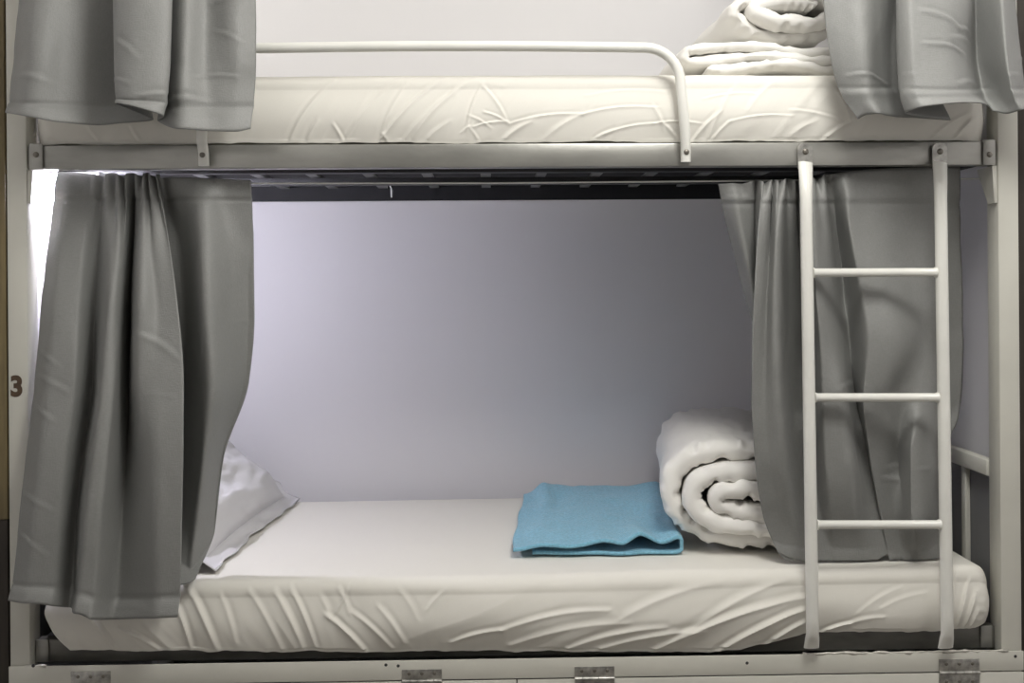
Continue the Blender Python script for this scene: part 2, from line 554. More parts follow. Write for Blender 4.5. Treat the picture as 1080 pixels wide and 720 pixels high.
# ---------------------------------------------------------------- ladder
ly = -0.034
lad = empty('ladder', (P(925, 600, ly).x, ly, Z_PT))
tag(lad, 'white three-rung steel ladder bolted to the front of the bunk bed', 'ladder')
st = []
lr_ = 0.0125
for (tx, bx, name) in ((849.5, 857, 'l'), (991.5, 999, 'r')):
    T, B = P(tx, 172, ly), P(bx, 668, ly)
    rows = []
    n = 26
    F_ = []
    for k in range(n + 1):
        t = k / n
        p = T.lerp(B, t)
        rows.append(p)
        F_.append((1, 1))
    # flare to a flattened end at top and foot
    F_[0] = (1.25, 0.42)
    F_[1] = (1.10, 0.85)
    rows[0] = P(tx, 171.5, -0.011)
    rows[1] = P(tx + 0.4, 192, ly + 0.006)
    ft = P(bx + 0.5, 685, ly)
    rows += [Vector((ft.x, ly + 0.004, (B.z * 2 + ft.z) / 3)), Vector((ft.x, ly + 0.010, ft.z + 0.001))]
    F_[-1] = (1.02, 0.9)
    F_ += [(1.2, 0.55), (1.3, 0.35)]
    s = MB().tube(rows, lr_, 18, F_).build('stile', M['white'], lad, auto=60)
    # hanger plate with bolt
    a, b = P(tx - 8, 160, -0.004).x, P(tx + 8, 160, -0.004).x
    z0, z1 = P(tx, 178, -0.004).z, P(tx, 150, -0.004).z
    cx, hw = (a + b) / 2, (b - a) / 2
    out = [(a, -0.004, z0), (b, -0.004, z0)]
    for k in range(9):
        an = k / 8 * math.pi
        out.append((cx + hw * math.cos(an), -0.004, z1 - hw * 0.8 + hw * 0.8 * math.sin(an)))
    hp = MB().prism(out, (0, 0.004, 0), 0.0008)
    h = hp.build('hanger_plate', M['raw'], s)
    MB().dome((cx, -0.004, P(tx, 160, 0).z), 0.0062, 0.0045).build('bolt', M['bolt'], s)
    st.append((T, B))
for (yl, yr) in ((287.5, 287), (419, 419), (553, 553)):
    def at_(Tb, y):
        T, B = Tb
        z = P(855 if Tb is st[0] else 995, y, ly).z
        t = (T.z - z) / (T.z - B.z)
        return T.lerp(B, t)
    a, b = at_(st[0], yl), at_(st[1], yr)
    d = (b - a).normalized()
    a2, b2 = a + d * 0.0115, b - d * 0.0115
    mb = MB().tube([a2, a2 + d * 0.003, a2 + d * 0.005, b2 - d * 0.005, b2 - d * 0.003, b2], [0.011, 0.0105, 0.0088, 0.0088, 0.0105, 0.011], 16)
    mb.build('rung', M['white'], lad, auto=60)

# ---------------------------------------------------------------- mattresses
def sheet(name, X0, X1, Yf, Yb, zbf, ztf, crf, parent, nx=860, rr=0.028, seed=0, topn=0.004, sagf=None):
    """a fitted sheet: front, top, back and both ends; crf(x, z) pushes its front out"""
    prof = []
    for t in np.linspace(0, 1, 60):
        prof.append(('f', t))
    for t in np.linspace(0, 1, 10)[1:]:
        prof.append(('a', t))
    for t in np.linspace(0, 1, 46)[1:]:
        prof.append(('t', t))
    for t in np.linspace(0, 1, 6)[1:]:
        prof.append(('b', t))
    for t in np.linspace(0, 1, 4)[1:]:
        prof.append(('r', t))
    npf = len(prof)
    rE = 0.045
    s = np.linspace(0, 1, nx)
    # finer near both ends
    xs = X0 + (X1 - X0) * s
    ex = np.array([0, .02, .06, .12, .22, .35, .5, .7, .9]) * rE
    xs = np.unique(np.concatenate([xs[(xs > X0 + rE) & (xs < X1 - rE)], X0 + ex, X1 - ex]))
    nx = len(xs)
    dx = np.minimum(xs - X0, X1 - xs)
    ins = np.where(dx < rE, rE - np.sqrt(np.maximum(rE ** 2 - (rE - dx) ** 2, 0)), 0)
    zb, zt = zbf(xs), ztf(xs) - ins * 0.75
    yf, yb = Yf + ins, Yb - ins
    V = np.zeros((nx, npf, 3))
    V[:, :, 0] = xs[:, None]
    wf = np.zeros((nx, npf))
    wt = np.zeros((nx, npf))
    for j, (k, t) in enumerate(prof):
        if k == 'f':
            bulge = 0.010 * math.sin(math.pi * min(t * 1.05, 1))
            V[:, j, 1] = yf - bulge + 0.004 * (1 - t) ** 3
            V[:, j, 2] = zb + (zt - rr - zb) * t
            wf[:, j] = 1 if t > 0.06 else 0.5
        elif k == 'a':
            a = t * math.pi / 2
            V[:, j, 1] = yf + rr - rr * math.cos(a)
            V[:, j, 2] = zt - rr + rr * math.sin(a)
            wf[:, j] = math.cos(a) ** 0.5 if a < 1.57 else 0
            wt[:, j] = math.sin(a)
        elif k == 't':
            V[:, j, 1] = yf + rr + (yb - yf - 2 * rr) * t
            V[:, j, 2] = zt
            wt[:, j] = 1
        elif k == 'b':
            a = t * math.pi / 2
            V[:, j, 1] = yb - rr + rr * math.sin(a)
            V[:, j, 2] = zt - rr + rr * math.cos(a)
        else:
            V[:, j, 1] = yb
            V[:, j, 2] = zt - rr + (zb - zt + rr) * t
    x, y, z = V[..., 0], V[..., 1], V[..., 2]
    edge = sstep(0, 0.05, np.minimum(x - X0, X1 - x))
    f = crf(x, z)
    V[..., 1] -= wf * f * (0.35 + 0.65 * edge)
    V[..., 2] += wt * edge * (topn * fbm(x * 3, y * 4, 0, seed + 5, 3) + 0.25 * topn * fbm(x * 22, y * 14, 0, seed + 9, 2))
    V[..., 2] += wf * 0.0 
    if sagf is not None:
        V[..., 2] += wt * sagf(x, y)
    Vf = V.reshape(-1, 3)
    F = grid_faces(nx, npf)
    F.append(tuple(range(npf)))
    F.append(tuple((nx - 1) * npf + j for j in range(npf - 1, -1, -1)))
    return build(name, Vf, F, M['sheet'], parent, True, 50)


def wl(pts, Y=0.0):
    """photo-plane creases to metres"""
    o = []
    for (x0, y0, x1, y1, a, w) in pts:
        p, q = P(x0, y0, Y), P(x1, y1, Y)
        o.append((p.x, p.z, q.x, q.z, a, w))
    return o


def dirn(x, z, k, fx, seed, warp=0.02):
    """folds running along a slant: ridged noise across the slant"""
    q = x + k * z + warp * vn(x * 6, z * 9, 0, seed + 50)
    a = vn(q * fx, z * 3.0, 0, seed)
    b = vn(q * fx * 2.3, z * 4.0, 0, seed + 1)
    rid = 1 - np.abs(a) * 2
    return 0.6 * rid + 0.4 * b


# upper sheet
up_lines = wl([
    (303, 150, 350, 84, .0050, .006), (322, 150, 334, 128, .0040, .006), (352, 132, 361, 150, .004, .004), (362, 150, 420, 84, .0034, .008),
    (400, 150, 428, 88, .0030, .006), (398, 152, 470, 80, .0052, .006), (432, 150, 478, 98, .0040, .006),
    (410, 150, 404, 142, .005, .004), (404, 142, 398, 150, .004, .004), (425, 148, 500, 82, .0046, .007), (447, 150, 474, 128, .003, .007),
    (492, 136, 508, 88, .0030, .0035), (508, 88, 534, 126, .0030, .0035), (500, 133, 534, 128, .0032, .003), (496, 122, 516, 133, .0030, .003),
    (512, 118, 534, 128, .0036, .003), (505, 85, 530, 90, .0026, .003), (496, 135, 506, 150, .003, .003), (488, 138, 496, 132, .0034, .003),
    (530, 148, 560, 128, .0048, .008), (538, 130, 615, 120, .0030, .0035), (615, 120, 692, 113, .0028, .0035), (575, 145, 620, 118, .003, .008),
    (625, 148, 648, 136, .0036, .004), (640, 140, 690, 130, .0030, .003), (690, 130, 740, 130, .0028, .003), (690, 113, 700, 135, .003, .005),
    (700, 130, 716, 147, .0040, .004), (733, 147, 760, 118, .0046, .005), (748, 146, 775, 92, .0042, .007), (752, 148, 770, 128, .004, .004),
    (745, 103, 800, 98, .0022, .003), (770, 128, 835, 122, .0026, .003), (835, 116, 895, 130, .0026, .004), (790, 115, 820, 84, .003, .008),
    (838, 140, 860, 128, .003, .008), (868, 150, 898, 128, .0050, .006), (620, 100, 700, 96, .0012, .004), (880, 90, 897, 126, .004, .006),
    (60, 150, 40, 126, .004, .006), (105, 150, 92, 132, .004, .005), (148, 150, 138, 134, .004, .005),
    (985, 145, 1020, 120, .004, .006), (1010, 145, 1036, 118, .004, .006)])


def up_f(x, z):
    zz = np.clip((Zu_t(x) - z) / 0.14, 0, 1)
    amp = 0.0028 * (0.25 + 0.75 * zz) * (0.5 + 0.5 * vn(x * 3, 0, 0, 77))
    return 0.80 * crease(x, z, up_lines) + 1.1 * amp * dirn(x, z, -0.75, 26, 3) + 0.002 * fbm(x * 5, z * 9, 0, 21, 2)


zu = P(540, 79.5, 0.035).z


def Zu_t(x):
    return zu + 0 * x


Xu0, Xu1 = P(30.5, 110, 0).x, P(1046, 110, 0).x
um = empty('mattress', ((Xu0 + Xu1) / 2, 0.42, Z_RT))
tag(um, 'single mattress on the upper bunk under a creased cream fitted sheet', 'mattress', 'bunk mattresses')
MB().box(Xu0 + 0.03, Xu1 - 0.03, 0.045, YB - 0.06, zb_ + 0.014, zu - 0.035, 0.015).build('mattress_core', M['core'], um)
zub = lambda x: Z_RT + 0.004 + 0.0018 * vn(x * 22, 0, 0, 4) + 0.001 * vn(x * 60, 0, 0, 5)
sheet('fitted_sheet', Xu0, Xu1, 0.012, YB - 0.052, zub, Zu_t, up_f, um, seed=1, topn=0.002)

# lower sheet
xk = [P(190, 611, 0).x, P(600, 600, 0).x, P(845, 592, 0).x, P(1050, 588, 0).x]
zk = [0.490, 0.495, 0.500, 0.502]


def Zl_t(x):
    return np.interp(x, xk, zk)


hb = [(38, 652), (52, 668), (72, 687), (190, 688), (400, 688), (560, 688), (740, 688), (782, 686), (820, 678), (850, 670), (866, 668), (990, 666), (1030, 663), (1052, 656)]
hx = [P(a, b, 0).x for a, b in hb]
hz = [P(a, b, 0).z for a, b in hb]


def zlb(x):
    return np.interp(x, hx, hz) + 0.0018 * vn(x * 24, 0, 0, 8) + 0.0012 * vn(x * 60, 0, 0, 9)


lo_lines = wl([
    (103, 655, 118, 683, .006, .006), (128, 662, 168, 688, .005, .006),
    (187, 640, 200, 686, .0055, .007), (197, 622, 228, 686, .0065, .008), (232, 630, 248, 676, .003, .007), (262, 625, 296, 684, .004, .009),
    (290, 626, 320, 686, .0055, .008), (306, 622, 332, 680, .006, .006), (338, 630, 348, 650, .003, .008), (345, 648, 384, 686, .0065, .0065),
    (357, 622, 368, 645, .004, .006), (366, 620, 352, 648, .003, .005), (372, 645, 412, 682, .0045, .006), (400, 640, 426, 676, .0035, .007),
    (420, 622, 440, 650, .002, .008), (452, 640, 470, 622, .002, .006), (478, 676, 530, 662, .0046, .006), (530, 662, 640, 642, .004, .007),
    (540, 680, 660, 655, .0036, .009), (600, 684, 700, 660, .0044, .008), (620, 690, 740, 664, .005, .009), (690, 686, 846, 630, .0062, .009),
    (760, 687, 848, 642, .0070, .008), (720, 668, 830, 612, .0035, .010), (655, 650, 760, 615, .0028, .010), (800, 690, 850, 655, .0060, .007),
    (868, 668, 896, 657, .006, .005), (896, 657, 930, 650, .003, .006), (905, 645, 950, 620, .0016, .006), (930, 640, 975, 625, .0014, .006),
    (1004, 662, 1010, 606, .0030, .006), (1010, 664, 1024, 612, .0046, .005), (1018, 664, 1034, 616, .0050, .005), (1024, 664, 1042, 622, .0050, .005),
    (1032, 663, 1048, 632, .0045, .004), (45, 650, 60, 680, .004, .005)])


def lo_f(x, z):
    zz = np.clip((Zl_t(x) - z) / 0.15, 0, 1)
    xm_ = P(440, 640, 0).x
    lw = sstep(xm_ + 0.12, xm_ - 0.12, x)
    rw = sstep(P(830, 640, 0).x + 0.02, P(830, 640, 0).x - 0.06, x) * (1 - lw)
    amp = 0.0027 * (0.2 + 0.8 * zz)
    q = dirn(x, z, 0.55, 22, 13) * lw + dirn(x, z, -2.4, 9, 14) * rw
    belly = 0.012 * rw * np.sin(np.pi * np.clip(zz, 0, 1))
    return 1.0 * crease(x, z, lo_lines) + amp * q + 0.003 * fbm(x * 5, z * 9, 0, 31, 2) + belly * 0.6


Xl0, Xl1 = P(40, 650, 0).x, P(1050.5, 630, 0).x
lm = empty('mattress', ((Xl0 + Xl1) / 2, 0.42, zlt - 0.02))
tag(lm, 'single mattress on the lower bunk under a wrinkled cream fitted sheet', 'mattress', 'bunk mattresses')
MB().box(Xl0 + 0.012, Xl1 - 0.03, 0.06, YB - 0.06, zlt - 0.0215, 0.47, 0.02).build('mattress_core', M['core'], lm)
sheet('fitted_sheet', Xl0, Xl1, 0.004, YB - 0.052, zlb, Zl_t, lo_f, lm, rr=0.026, seed=2, topn=0.002)


def ztop(x):
    return float(Zl_t(x))


# ---------------------------------------------------------------- curtains
def curtain(name, ys, cols, label, nsub=12, nv=170, gather=None, hem=0.03, head=True, seed=0, edge_hem=(1, 1), wr=0.0016, amp=1.0, clamp=None, creases=None, headz=0.05):
    """cols: (list of photo x per row, list of depth per row, photo y of the hem, photo y of the top)"""
    K, nr = len(cols), len(ys)
    D = np.array([c[1] for c in cols])
    for j in range(nr):
        w_ = amp[j] if isinstance(amp, (list, tuple)) else amp
        mu = D[:, j].mean()
        D[:, j] = mu + w_ * (D[:, j] - mu)
    C = np.zeros((K, nr, 3))
    for i, (xs, dy, yb, yt) in enumerate(cols):
        for j in range(nr):
            py = ys[j]
            if j == 0 and yt is not None:
                py = yt
            if j == nr - 1:
                py = yb
            C[i, j] = P(xs[j], py, D[i, j])[:]
    # along the drop
    vk = np.array(ys, float)
    vk[-1] = np.mean([c[2] for c in cols])
    vk = (vk - vk[0]) / (vk[-1] - vk[0])
    vv = np.linspace(0, 1, nv)
    A = pchip(vk, np.transpose(C, (1, 0, 2)), vv)          # nv, K, 3
    uk = np.arange(K)
    uu = np.linspace(0, K - 1, (K - 1) * nsub + 1)
    G = pchip(uk, np.transpose(A, (1, 0, 2)), uu)          # nu, nv, 3
    # relax the drawn folds so that they read as cloth
    for _ in range(2):
        G[1:-1] = 0.25 * G[:-2] + 0.5 * G[1:-1] + 0.25 * G[2:]
    nu = len(uu)
    U, Vv = np.meshgrid(uu / (K - 1), vv, indexing='ij')
    x, z = G[..., 0], G[..., 2]
    L = np.abs(G[:, 0, 2] - G[:, -1, 2]).mean()
    # small creases, a hem seam and gathers at the head
    G[..., 1] += wr * fbm(x * 14, z * 9, 0, seed, 3) * (0.4 + 0.6 * Vv)
    eh = 0.045
    for side, on in ((U, edge_hem[0]), (1 - U, edge_hem[1])):
        if on:
            G[..., 1] += 0.0022 * np.exp(-(side / eh) ** 2) * vn(x * 10, z * 26, 0, seed + 8)
    sd = (1 - Vv) * L
    G[..., 1] += 0.0022 * np.exp(-((sd - hem) / 0.003) ** 2) - 0.0045 * sstep(hem, hem - 0.012, sd) - 0.008 * sstep(0.03, 0.0, sd)
    if head:
        st_ = Vv * L
        G[..., 1] += 0.003 * np.exp(-((st_ - headz) / 0.004) ** 2) - 0.003 * sstep(headz + 0.004, headz - 0.008, st_)
    if gather:
        u0, u1, n, a = gather
        wnd = sstep(u0 - 0.05, u0 + 0.04, U) * sstep(u1 + 0.05, u1 - 0.04, U)
        ph = U * n * 2 * np.pi + 0.8 * vn(U * 9, Vv * 3, 0, seed + 3)
        G[..., 1] += a * wnd * np.exp(-(Vv * L / 0.11) ** 1.4) * np.sin(ph)
        G[..., 2] += 0.004 * wnd * np.exp(-(Vv * L / 0.02)) * np.sin(ph * 0.5 + 1)
    if creases:
        G[..., 1] -= crease(G[..., 0], G[..., 2], wl(creases, -0.04))
    if clamp:
        clamp(G)
    o = build(name, G.reshape(-1, 3), grid_faces(nu, nv), M['curtain'], None, True, None)
    so = o.modifiers.new('cloth', 'SOLIDIFY')
    so.thickness = 0.0022
    so.offset = 0
    tag(o, label, 'curtain', 'grey bunk curtains')
    return o


def clamp_ll(G):
    # hangs clear of the mattress front
    zt = Zl_t(G[..., 0])
    w = sstep(zt + 0.09, zt + 0.0, G[..., 2])
    lim = 0.07 - 0.102 * w
    G[..., 1] = np.minimum(G[..., 1], lim)


def clamp_lr(G):
    # stands on the mattress, clear of the ladder
    zt = Zl_t(G[..., 0])
    G[..., 2] = np.maximum(G[..., 2], zt + 0.006)
    G[..., 1] = -0.017 + 0.012 * np.log1p(np.exp((G[..., 1] + 0.017) / 0.012))
    w = sstep(zt + 0.40, zt + 0.28, G[..., 2])
    lim = 0.14 - 0.084 * w
    k = 0.008
    G[..., 1] = lim - k * np.log1p(np.exp((lim - G[..., 1]) / k))


def clamp_up(G):
    # hangs clear of the guard rail and the mattress front
    G[..., 1] = np.minimum(G[..., 1], -0.042)


# lower left
ys = [184, 212, 260, 330, 400, 480, 560, 632]
cols = [
    ([61, 57, 51, 43, 37, 28, 19, 12], [.05, .045, .03, .01, -.01, -.03, -.045, -.05], 631, 181),
    ([76, 73, 67, 60, 55, 47, 38, 32], [.05, .035, .015, -.01, -.03, -.05, -.060, -.065], 634, 182),
    ([92, 90, 86, 82, 78, 70, 62, 55], [.05, .040, .015, -.005, -.03, -.045, -.055, -.062], 636, 183),
    ([108, 106, 103, 100, 98, 88, 80, 77], [.05, .045, .035, .022, .008, -.010, -.025, -.035], 638, 184),
    ([122, 121, 119, 115, 109, 100, 91, 82], [.045, .030, .005, -.022, -.045, -.065, -.078, -.085], 645, 184),
    ([132, 132, 130, 126, 121, 113, 104, 96], [.045, .030, .012, -.010, -.038, -.060, -.075, -.085], 650, 184),
    ([143, 143, 141, 138, 136, 134, 128, 122], [.05, .052, .050, .040, .020, -.005, -.030, -.045], 651, 184),
    ([152, 150, 148, 147, 146, 150, 150, 150], [.045, .020, -.005, -.030, -.042, -.050, -.055, -.06], 650, 184),
    ([158, 160, 163, 168, 168, 170, 170, 171], [.045, .022, .0, -.018, -.045, -.066, -.075, -.08], 649, 184),
    ([166, 171, 179, 188, 193.5, 193, 191.5, 189.5], [.045, .020, .0, -.020, -.045, -.066, -.075, -.08], 648, 185),
    ([168, 171, 176, 184, 188, 188, 186, 184], [.055, .060, .065, .060, .045, .030, .015, -.022], 617, 186),
    ([186, 192, 200, 202, 203, 203, 199, 194], [.05, .045, .040, .030, .018, .005, .0, -.020], 613, 187),
    ([212, 213, 215, 218, 222, 215, 206, 200], [.045, .025, .008, -.008, -.020, -.020, -.010, -.020], 612, 188),
    ([240, 240, 243, 246, 246, 229, 217, 206], [.05, .048, .035, .025, .012, .012, .010, -.016], 609, 189),
    ([265, 266, 268, 271, 266, 240, 227, 213], [.055, .055, .055, .055, .050, .045, .030, .0], 603, 190)]
curtain('curtain', ys, cols, 'grey curtain hanging at left of the lower bunk, over the mattress edge', gather=(0.20, 0.74, 15, 0.009), seed=11,
        amp=[1, 1.3, 1.6, 1.8, 1.8, 1.8, 1.7, 1.5], clamp=clamp_ll,
        creases=[(238, 342, 268, 336, .003, .005), (36, 372, 60, 384, .003, .005), (40, 398, 72, 412, .003, .006), (38, 430, 60, 442, .003, .006), (150, 352, 190, 376, .003, .008),
                 (205, 418, 262, 410, .002, .004), (30, 520, 62, 534, .0025, .006), (24, 560, 56, 580, .0025, .006), (110, 640, 160, 634, .003, .006), (160, 414, 190, 416, .002, .003)])

# upper left
def shift(cols, d):
    return [(a, [v + d for v in b], c, e) for a, b, c, e in cols]


ysu = [-290, -120, 0, 60, 100, 130]
cols = [
    ([34, 27, 20, 15, 11, 9], [-.03, -.035, -.04, -.045, -.05, -.05], 120, None),
    ([58, 50, 44, 38, 34, 32], [-.03, -.045, -.065, -.08, -.085, -.085], 124, None),
    ([84, 80, 76, 70, 68, 66], [-.03, -.04, -.050, -.060, -.065, -.07], 130, None),
    ([104, 102, 100, 98, 98, 100], [-.03, -.035, -.040, -.045, -.05, -.05], 133, None),
    ([124, 123, 124, 126, 128, 130], [-.03, -.030, -.030, -.032, -.035, -.04], 131, None),
    ([148, 149, 150, 153, 157, 164], [-.03, -.028, -.026, -.026, -.028, -.03], 127, None),
    ([120, 119, 120, 121, 123, 125], [-.04, -.060, -.080, -.090, -.095, -.095], 111, None),
    ([146, 144, 142, 141, 141, 142], [-.04, -.075, -.105, -.115, -.120, -.12], 113, None),
    ([182, 182, 181, 179, 176, 174], [-.04, -.065, -.090, -.100, -.105, -.105], 123, None),
    ([174, 175, 175, 173, 170, 168], [-.03, -.030, -.032, -.035, -.038, -.04], 128, None),
    ([196, 196, 194, 192, 190, 190], [-.03, -.045, -.060, -.075, -.085, -.085], 137, None),
    ([222, 221, 220, 218, 220, 222], [-.03, -.035, -.042, -.055, -.065, -.07], 139, None),
    ([246, 246, 245, 246, 248, 248], [-.03, -.040, -.052, -.060, -.060, -.06], 140, None),
    ([268, 269, 270, 270, 268, 266], [-.03, -.035, -.040, -.045, -.048, -.05], 137, None)]
curtain('curtain', ysu, shift(cols, -0.045), 'grey curtain hanging at left of the upper bunk, over the guard rail end', gather=(0.25, 0.75, 14, 0.006), seed=23, hem=0.034, nv=200, headz=0.04, amp=[1, 1.4, 1.7, 1.7, 1.7, 1.6], clamp=clamp_up,
        creases=[(218, 89, 256, 87, .004, .004), (180, 116, 228, 114, .004, .006), (150, 60, 172, 78, .003, .006), (130, 96, 165, 104, .003, .005), (236, 40, 262, 52, .002, .005), (228, 10, 264, 6, .002, .005), (40, 88, 70, 96, .003, .008)])

# upper right
cols = [
    ([856, 862, 868, 876, 887, 902], [-.03, -.035, -.045, -.05, -.05, -.05], 127, None),
    ([882, 884, 886, 890, 898, 912], [-.03, -.045, -.055, -.06, -.060, -.06], 122, None),
    ([908, 908, 910, 912, 916, 924], [-.03, -.050, -.065, -.07, -.070, -.07], 121, None),
    ([928, 928, 928, 928, 930, 934], [-.03, -.040, -.050, -.05, -.050, -.05], 123, None),
    ([950, 950, 950, 950, 952, 955], [-.03, -.025, -.022, -.02, -.022, -.025], 125, None),
    ([975, 977, 980, 984, 990, 1000], [-.03, -.028, -.026, -.024, -.026, -.03], 128, None),
    ([945, 945, 945, 946, 948, 951], [-.04, -.055, -.075, -.08, -.085, -.085], 120, None),
    ([962, 962, 962, 964, 966, 970], [-.04, -.070, -.095, -.105, -.11, -.115], 114, None),
    ([995, 995, 996, 996, 998, 1004], [-.04, -.070, -.095, -.105, -.115, -.12], 110, None),
    ([1019, 1020, 1020, 1015, 1020, 1036], [-.04, -.060, -.080, -.09, -.10, -.095], 111, None),
    ([1026, 1027, 1028, 1030, 1036, 1044], [-.03, -.030, -.030, -.03, -.035, -.05], 118, None),
    ([1042, 1041, 1040, 1046, 1054, 1060], [-.03, -.040, -.048, -.055, -.060, -.07], 121, None),
    ([1055, 1056, 1057, 1062, 1068, 1074], [-.03, -.055, -.075, -.085, -.09, -.09], 117, None),
    ([1064, 1068, 1071, 1076, 1081, 1086], [-.03, -.040, -.050, -.05, -.055, -.055], 111, None)]
curtain('curtain', ysu, shift(cols, -0.04), 'grey curtain hanging at right of the upper bunk, beside the white bedding', gather=(0.25, 0.75, 14, 0.006), seed=37, hem=0.05, nv=200, headz=0.04, amp=[1, 1.4, 1.7, 1.7, 1.7, 1.6], clamp=clamp_up,
        creases=[(947, 29, 984, 44, .005, .006), (984, 44, 1012, 46, .003, .005), (947, 62, 998, 72, .005, .004), (998, 72, 1022, 84, .004, .004), (975, 55, 1010, 56, .003, .005), (885, 86, 932, 92, .004, .004), (980, 102, 1006, 96, .004, .006), (1034, 92, 1060, 86, .003, .005), (1060, 70, 1082, 60, .003, .005)])

# lower right
ysr = [190, 215, 260, 310, 360, 420, 480, 540, 590]
cols = [
    ([757, 761, 772, 785, 799, 806, 810, 818, 828], [.05, .055, .06, .065, .07, .07, .07, .07, .07], 588, 194),
    ([776, 779, 786, 795, 804, 812, 816, 824, 834], [.045, .04, .04, .05, .06, .065, .065, .065, .07], 590, 193),
    ([796, 796, 797, 799, 803, 808, 810, 816, 826], [.05, .058, .06, .062, .065, .068, .068, .068, .07], 588, 192),
    ([806, 803, 800, 797, 794, 793, 796, 804, 818], [.040, .018, .008, .008, .012, .02, .03, .045, .065], 580, 191),
    ([815, 814, 812, 809, 807, 806, 809, 818, 830], [.045, .034, .028, .024, .024, .025, .03, .045, .065], 586, 191),
    ([823, 822, 821, 820, 820, 822, 826, 834, 844], [.040, .016, .006, .004, .006, .012, .022, .04, .065], 589, 190),
    ([832, 832, 831, 831, 832, 836, 842, 848, 856], [.048, .050, .050, .050, .050, .052, .055, .06, .08], 594, 190),
    ([841, 842, 843, 845, 848, 850, 854, 860, 868], [.05, .056, .060, .062, .062, .06, .06, .065, .09], 587, 189),
    ([852, 855, 859, 863, 867, 870, 872, 876, 882], [.040, .016, .008, .006, .008, .010, .012, .03, .075], 592, 188),
    ([864, 868, 872, 876, 879, 886, 894, 902, 910], [.045, .034, .034, .030, .022, .012, .012, .03, .075], 592, 186),
    ([874, 879, 885, 890, 896, 903, 912, 922, 929], [.05, .058, .062, .060, .052, .056, .072, .085, .10], 580, 184),
    ([890, 894, 900, 910, 918, 912, 918, 928, 936], [.040, .026, .024, .020, .010, .014, .03, .045, .08], 594, 182),
    ([904, 909, 918, 930, 938, 930, 934, 942, 948], [.048, .040, .034, .022, .008, .022, .04, .05, .085], 597, 180),
    ([930, 932, 940, 952, 960, 950, 946, 954, 958], [.05, .048, .045, .036, .026, .040, .052, .03, .065], 597, 178),
    ([956, 956, 960, 968, 975, 970, 964, 968, 968], [.05, .050, .050, .046, .044, .036, .002, -.012, .075], 596, 177),
    ([984, 984, 985, 987, 988, 987, 983, 982, 978], [.05, .050, .050, .050, .050, .044, .028, .02, .08], 592, 176),
    ([1011, 1012, 1013, 1015, 1016, 1013, 994, 990, 986], [.06, .06, .06, .06, .06, .06, .05, .05, .10], 580, 176)]
curtain('curtain', ysr, cols, 'grey curtain behind the ladder at right of the lower bunk, bunched on the mattress', gather=(0.08, 0.6, 17, 0.008), seed=51, wr=0.003, amp=[1, 1.7, 2.0, 2.0, 2.0, 1.9, 1.8, 1.6, 0.6], clamp=clamp_lr,
        creases=[(860, 404, 880, 398, .004, .004), (890, 412, 918, 408, .004, .005), (948, 512, 985, 520, .004, .006), (955, 500, 990, 498, .004, .005), (768, 208, 797, 204, .002, .004), (905, 445, 926, 560, -.006, .006)])

